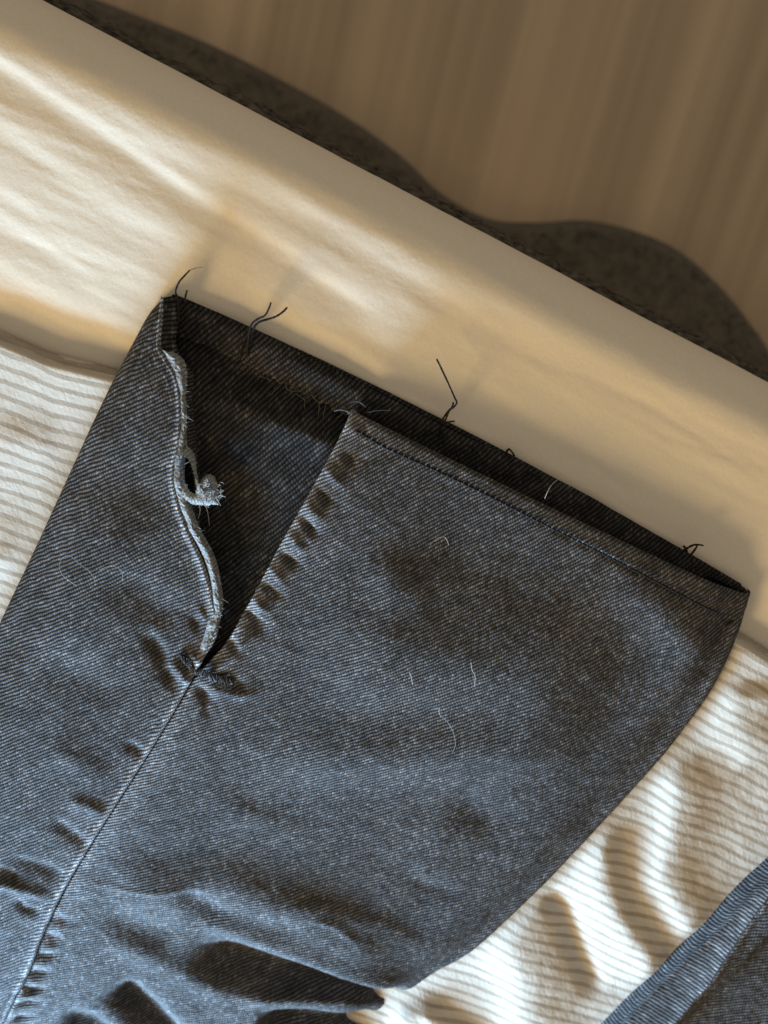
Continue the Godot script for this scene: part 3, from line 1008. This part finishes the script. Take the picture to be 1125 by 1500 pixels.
func shape_folds() -> void:
	# fitted sheet: long creases that run with the mattress edge
	var s := sheet_relief
	var long_noise := FastNoiseLite.new()
	long_noise.seed = 11
	long_noise.frequency = 1.0
	long_noise.fractal_octaves = 3
	for j in s.nz:
		for i in s.nx:
			var ae := edge_of(s.x0 + i * s.step, s.z0 + j * s.step)
			s.d[j * s.nx + i] = (0.00032 * long_noise.get_noise_2d(ae.x * 9.0 + ae.y * 6.0, ae.y * 62.0) + 0.0001 * long_noise.get_noise_2d(ae.x * 40.0, ae.y * 190.0 + 31.0)) * smoothstep(-0.2, -0.1, ae.y)
	s.fold(pts([-136.5, -160.7, -124.4, -151.6, -104.7, -139.3, -84.5, -126.7, -65.0, -112.6, -44.8, -100.4, -19.5, -83.3, -0.6, -70.4]), 5.6, 3.2, -0.73, 0.1)
	s.fold(pts([-135.4, -136.2, -127.3, -128.8, -110.3, -118.7, -88.6, -105.5, -64.0, -91.4]), 5.0, 5.0, -0.35)
	s.fold(pts([-139.2, -108.2, -130.7, -102.6, -115.4, -93.6, -95.4, -81.4]), 6.2, 3.8, -0.39)
	s.fold(pts([-71.1, -124.5, -37.5, -110.4, -0.6, -90.2, 32.9, -71.6, 69.9, -54.7, 108.4, -34.2, 141.6, -16.7]), 6.2, 4.4, -0.48)
	s.fold(pts([-0.6, -118.1, 32.1, -97.0, 63.7, -76.3, 96.2, -59.6, 138.8, -38.5]), 5.0, 3.8, -0.39)
	s.fold(pts([18.8, -59.6, 38.6, -44.8, 64.3, -25.8, 85.2, -14.0]), 6.2, 3.8, -0.43)
	s.fold(pts([29.4, -111.5, 62.7, -93.6, 92.3, -76.3, 140.6, -53.5]), 4.4, 3.8, -0.35)
	s.fold(pts([-37.7, -102.6, -19.3, -95.9, 8.9, -78.6, 25.9, -63.2]), 5.0, 5.0, 0.39)
	s.fold(pts([-110.1, -160.7, -80.4, -148.6, -52.4, -133.0, -25.8, -117.0, -0.6, -103.8]), 6.2, 5.0, 0.30)
	s.fold(pts([47.6, -64.4, 82.8, -44.8, 114.1, -27.1, 151.8, -6.1]), 6.2, 5.0, 0.39)
	s.fold(pts([-133.3, -82.1, -119.6, -77.5, -103.7, -69.2, -89.8, -64.4]), 6.2, 3.8, -0.43)
	s.fold(pts([-15.1, -59.6, -4.3, -55.9, 9.2, -49.8]), 5.0, 5.0, 0.39)

	for i in 46:
		var a := EDGE + edge_dir * rng.randf_range(-0.2, 0.2) + edge_out * rng.randf_range(-0.105, -0.024)
		var dir := edge_dir.rotated(rng.randf_range(-0.12, 0.1))
		var long := rng.randf_range(0.03, 0.1)
		var bow := edge_out * rng.randf_range(-0.004, 0.004)
		var w := rng.randf_range(0.9, 1.9)
		s.fold(PackedVector2Array([a - dir * long * 0.5, a - dir * long * 0.2 + bow, a + dir * long * 0.2 + bow * 0.6, a + dir * long * 0.5]), w, w * 0.8, rng.randf_range(-0.2, 0.13), 0.4)

	# bedspread: soft waves that run up the bed between the two legs
	var b := spread_relief
	for j in b.nz:
		for i in b.nx:
			var x := b.x0 + i * b.step
			var z := b.z0 + j * b.step
			b.d[j * b.nx + i] = 0.0005 * blotch.get_noise_2d(x * 240.0, z * 240.0) + 0.00025 * fine.get_noise_2d(x * 140.0, z * 220.0) + 0.00022 * fine.get_noise_2d(x * 420.0 + z * 200.0, z * 300.0 - x * 150.0) * smoothstep(0.02, 0.08, x)
	b.fold(pts([44.4, 175.9, 55.5, 197.8, 62.4, 216.5, 65.4, 247.7, 65.3, 280.3]), 12.0, 20.0, 4.2, 0.12)
	b.fold(pts([74.9, 131.3, 87.1, 137.9, 92.4, 160.1, 99.6, 179.6, 118.1, 207.0, 132.2, 229.9]), 11.0, 9.0, 4.6, 0.12)
	b.fold(pts([109.3, 94.2, 121.0, 116.5, 119.1, 139.6, 118.2, 160.1, 130.3, 181.4, 146.9, 199.6]), 8.0, 14.0, 4.0, 0.2)
	b.fold(pts([65.9, 163.4, 77.8, 177.7, 85.7, 199.6, 96.5, 226.2]), 6.0, 5.0, -3.0, 0.2)
	b.fold(pts([-0.8, 237.9, 17.6, 234.0, 42.8, 257.9]), 12.0, 8.0, 5.0, 0.2)
	b.fold(pts([140.4, 64.8, 138.9, 86.1, 153.5, 105.0]), 10.0, 14.0, 3.0, 0.2)
	b.fold(pts([-143.3, -30.7, -128.7, -29.4, -116.6, -26.9]), 8.0, 8.0, 0.9, 0.3)
	b.fold(pts([-149.2, 14.7, -139.3, 17.5, -129.5, 21.1]), 8.0, 8.0, 1.0, 0.3)
	b.fold(pts([-146.5, -6.1, -134.2, -3.4, -124.3, -2.1]), 8.0, 8.0, -0.6, 0.3)

	for j in b.nz:
		var z := b.z0 + j * b.step
		var xr := x_on(outer_right, z)
		var xl := x_on(outer_left, z)
		var x2 := x_on(second_left, z)
		for i in b.nx:
			var x := b.x0 + i * b.step
			b.d[j * b.nx + i] *= 1.0 - 0.95 * smoothstep(-0.009, 0.006, x - x2)
			b.d[j * b.nx + i] *= 0.15 + 0.85 * maxf(smoothstep(0.0, 0.013, x - xr), smoothstep(0.0, 0.013, xl - x))

	# denim: broad undulations, then deep folds at the knee end, then puckers along slit and seam
	var r := relief
	r.fold(pts([-62.3, 101.5, -38.0, 95.3, -11.3, 95.3, 23.3, 93.7, 63.1, 90.7, 89.5, 89.1]), 13.0, 16.0, 3.0, 0.3)
	r.fold(pts([-21.6, 72.6, 4.6, 77.1, 30.8, 74.1, 62.0, 71.1]), 12.0, 14.0, -1.5, 0.3)
	r.fold(pts([21.1, 120.5, 37.5, 122.1, 54.3, 133.5]), 10.0, 10.0, -1.8, 0.4)
	r.fold(pts([-0.6, -13.9, 33.9, 6.8, 69.3, 20.2, 101.2, 42.3]), 18.0, 18.0, -0.9, 0.3)
	r.fold(pts([78.7, 12.1, 99.9, 28.4, 117.0, 47.9, 123.7, 62.3]), 9.0, 8.0, 1.6, 0.3)
	r.fold(pts([-5.5, 6.8, 4.4, 20.2, 19.5, 28.4]), 9.0, 9.0, 1.3, 0.4)
	r.fold(pts([79.7, 62.3, 91.7, 50.8, 109.6, 50.8]), 11.0, 11.0, -0.8, 0.4)
	r.fold(pts([-121.0, 153.5, -87.9, 160.4, -65.2, 156.9, -40.3, 167.3, -12.2, 188.5, 10.9, 206.7]), 14.0, 12.0, 3.2, 0.2)
	r.fold(pts([-65.8, 167.3, -29.0, 167.3, -0.7, 177.8, 25.3, 195.7]), 6.0, 5.0, 1.0, 0.3)
	# the flare stands highest a hand's breadth below the hem and slopes down to it
	r.fold(pts([-36.5, 50.8, 9.6, 50.8, 51.0, 59.4, 96.7, 80.1]), 36.0, 33.0, 6.5, 0.3)
	r.fold(pts([-87.3, -18.9, -102.9, 20.2, -125.0, 62.3]), 16.0, 14.0, 2.5, 0.3)
	# two deep folds that open towards the right side of the leg
	r.fold(pts([-84.6, 190.3, -67.5, 193.9, -41.7, 204.2, -15.5, 214.6, 17.1, 227.5]), 11.0, 5.5, -8.0, 0.2)
	r.fold(pts([-80.4, 175.0, -66.3, 178.5, -43.9, 189.2, -18.2, 203.0, 13.9, 214.9]), 4.5, 7.0, 2.2, 0.15)
	r.fold(pts([-65.5, 217.9, -41.9, 217.9, -18.4, 220.9, 5.2, 229.2]), 4.0, 4.0, 2.4, 0.2)
	r.fold(pts([-57.4, 230.6, -33.6, 231.3, -6.7, 237.5, 17.4, 246.9]), 7.0, 5.0, -7.0, 0.15)
	r.fold(pts([-116.7, 208.6, -107.3, 219.9, -96.6, 235.2, -83.1, 258.8]), 9.0, 6.0, -7.0, 0.15)
	r.fold(pts([-86.8, 158.6, -74.5, 165.5, -65.1, 176.0]), 6.0, 6.0, -2.2, 0.3)
	r.fold(pts([-123.0, 169.0, -109.4, 176.0, -92.8, 183.1, -84.6, 190.3]), 9.0, 8.0, -1.3, 0.3)
	r.fold(pts([-142.2, 227.5, -129.1, 231.3, -118.2, 243.0]), 7.0, 5.0, -4.0, 0.3)
	r.fold(pts([-126.6, 156.4, -113.3, 158.1, -96.5, 159.8, -76.6, 157.1, -65.7, 164.0]), 1.4, 1.8, 0.6, 0.3)
	r.fold(pts([-34.8, 170.9, -20.7, 175.9, -7.9, 187.6]), 1.6, 2.2, 0.6, 0.3)
	r.fold(pts([-0.7, 140.9, 16.2, 157.8, 38.9, 164.7]), 5.0, 5.0, -0.6, 0.4)
	r.fold(pts([-126.6, 178.7, -104.7, 191.2, -79.7, 207.7, -54.0, 222.7]), 7.0, 6.0, 1.6, 0.3)
	r.fold(pts([-71.5, 118.0, -50.0, 124.4, -31.1, 137.6]), 6.0, 6.0, 0.8, 0.4)
	# left panel folds that run into the seam
	r.fold(pts([-91.2, 39.0, -85.1, 48.9, -81.2, 60.5, -78.8, 69.9]), 3.2, 2.6, -2.0, 0.3)
	r.fold(pts([-83.3, 53.2, -78.0, 59.0, -75.7, 63.4]), 2.5, 2.5, 1.4, 0.3)
	r.fold(pts([-103.1, 15.6, -91.2, 23.8, -82.0, 34.8, -77.0, 43.2]), 8.0, 7.0, -1.6, 0.3)
	r.fold(pts([-101.9, 88.9, -96.9, 92.9, -93.1, 95.3]), 2.6, 2.0, -1.2, 0.3)
	r.fold(pts([-135.1, 123.6, -125.1, 133.4, -117.9, 139.3]), 3.0, 2.2, -1.1, 0.3)
	r.fold(pts([-127.4, 115.5, -118.1, 118.7, -110.4, 123.6]), 3.5, 2.5, 1.2, 0.3)
	r.fold(pts([-154.0, 143.3, -140.6, 148.4, -130.6, 154.2]), 4.0, 2.6, -1.3, 0.3)
	r.fold(pts([-169.8, 156.9, -155.7, 157.2, -144.9, 161.4, -135.4, 164.8]), 3.0, 3.0, 1.6, 0.25)
	r.fold(pts([-153.2, 164.1, -150.2, 169.7, -143.3, 171.8]), 2.2, 2.0, -1.2, 0.25)
	r.fold(pts([-165.8, 148.4, -155.0, 151.1, -148.4, 155.2]), 3.0, 2.0, -1.0, 0.3)
	r.fold(pts([-133.7, 87.3, -119.0, 99.7, -106.4, 109.1]), 7.0, 6.0, 1.2, 0.3)
	r.fold(pts([-129.7, 51.8, -115.0, 60.5, -97.8, 72.3]), 8.0, 7.0, -1.0, 0.3)
	# right of the seam
	r.dent(Vector2(-0.0687, 0.0687), 0.9, 4.5, 2.2, -1.4)
	r.dent(Vector2(-0.0567, 0.0634), 0.6, 4.0, 2.0, -1.0)
	r.dent(Vector2(-0.1358, 0.1760), 0.0, 4.5, 2.4, -1.3)
	r.dent(Vector2(-0.1405, 0.1853), 0.0, 3.0, 2.4, -1.2)
	for q in [Vector2(-0.1441, 0.1947), Vector2(-0.1487, 0.2042), Vector2(-0.1521, 0.2131), Vector2(-0.1558, 0.2199), Vector2(-0.1586, 0.2283)]:
		r.dent(q, -0.25, 4.6, 1.5, -1.5)
	for q in [Vector2(-0.1413, 0.1903), Vector2(-0.1464, 0.1994), Vector2(-0.1504, 0.2090), Vector2(-0.1537, 0.2165)]:
		r.dent(q, -0.25, 4.6, 1.6, 0.7)
	# puckers along the right edge of the slit
	for q in [Vector2(-0.0121, -0.0249), Vector2(-0.0214, -0.0118), Vector2(-0.0271, -0.0005), Vector2(-0.0348, 0.0127), Vector2(-0.0422, 0.0245), Vector2(-0.0492, 0.0353)]:
		r.dent(q, 0.85 + rng.randf_range(-0.25, 0.25), rng.randf_range(3.2, 4.6), rng.randf_range(1.1, 1.6), rng.randf_range(-2.6, -1.8))
		r.dent(q + Vector2(rng.randf_range(0.002, 0.004), rng.randf_range(-0.002, 0.003)), 0.6, 3.0, 0.9, -0.7)
	for q in [Vector2(-0.0175, -0.0189), Vector2(-0.0245, -0.0057), Vector2(-0.0317, 0.0060), Vector2(-0.0390, 0.0188), Vector2(-0.0460, 0.0306)]:
		r.dent(q, 0.9, 4.6, 1.7, 1.2)
	r.fold(pts([-8.1, -40.6, -18.9, -19.7, -32.6, 4.7, -48.1, 33.3, -58.3, 50.2]), 2.8, 2.8, 1.1, 0.05)
	r.fold(pts([-4.1, -38.2, -14.6, -17.4, -28.2, 7.4, -43.1, 35.5, -54.1, 52.5]), 1.3, 1.3, -0.6, 0.05)
	r.fold(pts([-68.6, 59.9, -62.1, 56.5, -54.5, 48.4, -48.6, 41.3]), 2.0, 1.6, 1.3, 0.3)
	r.fold(pts([-78.5, 53.6, -75.8, 59.9, -73.0, 64.0]), 1.6, 2.0, 1.4, 0.3)
	r.fold(pts([-74.6, 49.9, -70.2, 52.7, -67.8, 55.6]), 1.5, 1.5, 1.2, 0.3)
	r.fold(pts([-69.3, 62.9, -63.7, 66.4, -55.5, 68.7, -45.0, 67.3]), 2.0, 2.0, 0.9, 0.3)
	r.fold(pts([-71.4, 64.0, -68.7, 71.7, -68.0, 80.7]), 1.8, 1.8, -0.8, 0.3)
	r.dent(Vector2(-0.0569, 0.0473), 0.9, 4.0, 1.8, -2.0)
	r.dent(Vector2(-0.0483, 0.0389), 0.7, 6.0, 3.0, -1.2)
	# foot of the slit on the left
	r.dent(Vector2(-0.0703, 0.0385), 1.2, 3.0, 1.6, -1.5)
	r.dent(Vector2(-0.0675, 0.0343), 1.2, 3.5, 1.4, 1.0)
	# groove drawn in by the hem stitching
	r.fold(pts([-10.5, -36.3, -0.6, -30.1, 18.6, -21.4, 38.2, -11.8, 58.1, -1.5, 78.4, 9.0, 99.2, 20.2, 117.8, 30.6, 131.6, 37.2]), 1.0, 1.0, -0.4, 0.02)
	r.fold(pts([-7.6, -40.4, 18.4, -27.5, 47.5, -14.0, 82.5, 2.9, 110.6, 15.3, 133.1, 27.5]), 3.0, 3.0, 0.15, 0.05)


func _ready() -> void:
	var cam := Camera3D.new()
	cam.name = "camera"
	cam.fov = 55.0
	cam.near = 0.02
	cam.far = 20.0
	cam.transform = Transform3D(Basis(Vector3(1, 0, 0), deg_to_rad(0.0)), Vector3(0.0, 0.34984, -0.12046))
	cam.basis = Basis(Vector3(1, 0, 0), Vector3(0, -sin(deg_to_rad(19.0)), -cos(deg_to_rad(19.0))), Vector3(0, cos(deg_to_rad(19.0)), -sin(deg_to_rad(19.0))))
	var lens := CameraAttributesPhysical.new()
	lens.frustum_focal_length = 26.0
	lens.frustum_focus_distance = 0.355
	lens.exposure_aperture = 6.5
	cam.attributes = lens
	cam.fov = 55.0
	add_child(cam)
	cam.current = true

	var we := WorldEnvironment.new()
	we.name = "environment"
	var env := Environment.new()
	env.background_mode = Environment.BG_COLOR
	env.background_color = Color(0.385, 0.315, 0.23).linear_to_srgb()     # the warm room all round
	env.tonemap_mode = Environment.TONE_MAPPER_LINEAR
	env.tonemap_exposure = 1.0
	env.sdfgi_enabled = true
	env.ssao_enabled = true
	env.ssil_enabled = true
	we.environment = env
	add_child(we)

	# a low window near the foot of the bed on the left, with cool sky in it
	var sky := AreaLight3D.new()
	sky.name = "window_light"
	sky.area_size = Vector2(0.26, 0.11)
	sky.light_color = Color(0.42, 0.71, 1.0).linear_to_srgb()
	sky.light_energy = 1.5
	sky.shadow_enabled = true
	add_child(sky)
	sky.look_at_from_position(Vector3(-0.3, 0.105, 0.45), Vector3(0.0, 0.0, 0.2))
	# golden evening sun from the left
	var sun := AreaLight3D.new()
	sun.name = "low_sun_light"
	sun.area_size = Vector2(0.7, 0.6)
	sun.light_color = Color(1.0, 0.69, 0.31).linear_to_srgb()
	sun.light_energy = 5.0
	sun.shadow_enabled = true
	add_child(sun)
	sun.look_at_from_position(Vector3(-1.4, 1.0, 1.5), Vector3(0.0, 0.0, 0.0))

	rng.seed = 4
	blotch.seed = 3
	blotch.frequency = 0.05
	blotch.fractal_octaves = 3
	fine.seed = 8
	fine.frequency = 0.25
	fine.fractal_octaves = 3

	var tw := twill_images(Color(0.90, 0.925, 1.0))
	var st := stripe_images()
	var pl := plain_images(Color(0.73, 0.695, 0.62))
	M.denim = cloth(tw, 0.045, 0.0)
	M.pale_denim = cloth(plain_images(Color(0.34, 0.375, 0.405)), 0.05, 0.2)
	M.stripe = cloth(st, 0.011, 0.1)
	M.sheet = cloth(pl, 0.006, 0.1)
	M.boucle = plain(Color(0.15, 0.138, 0.12))
	M.boucle.vertex_color_use_as_albedo = true
	M.rug = plain(Color(0.135, 0.125, 0.108))
	M.rug.vertex_color_use_as_albedo = true
	M.pile = plain(Color(0.14, 0.13, 0.112))
	M.wood = plain(Color(1, 1, 1), 0.5)
	M.wood.albedo_texture = wood_image()
	M.wood.uv1_scale = Vector3(4.0, 2.0, 1.0)
	M.black_yarn = plain(Color(0.014, 0.013, 0.013))
	M.grey_yarn = plain(Color(0.06, 0.06, 0.065))
	M.pale_yarn = plain(Color(0.34, 0.36, 0.38))
	M.lint = plain(Color(0.4, 0.39, 0.37), 0.6)

	hem_line = pts([-300.0, -130.0, -180.0, -85.0, -133.6, -67.9, -118.0, -61.0, -94.4, -55.0, -50.0, -38.0, 0.0, -17.0, 60.0, 9.0, 110.0, 32.0, 139.0, 48.1, 149.0, 54.6, 200.0, 87.0, 300.0, 140.0])
	sheet_relief = Field.new(-0.3, -0.32, 0.3, 0.2, 0.0009)
	spread_relief = Field.new(-0.27, -0.15, 0.27, 0.45, 0.0012)
	relief = Field.new(-0.24, -0.16, 0.24, 0.4, 0.0008)
	trace_leg()
	shape_folds()
	build_floor()
	build_bed()
	build_jeans()
	build_lint()
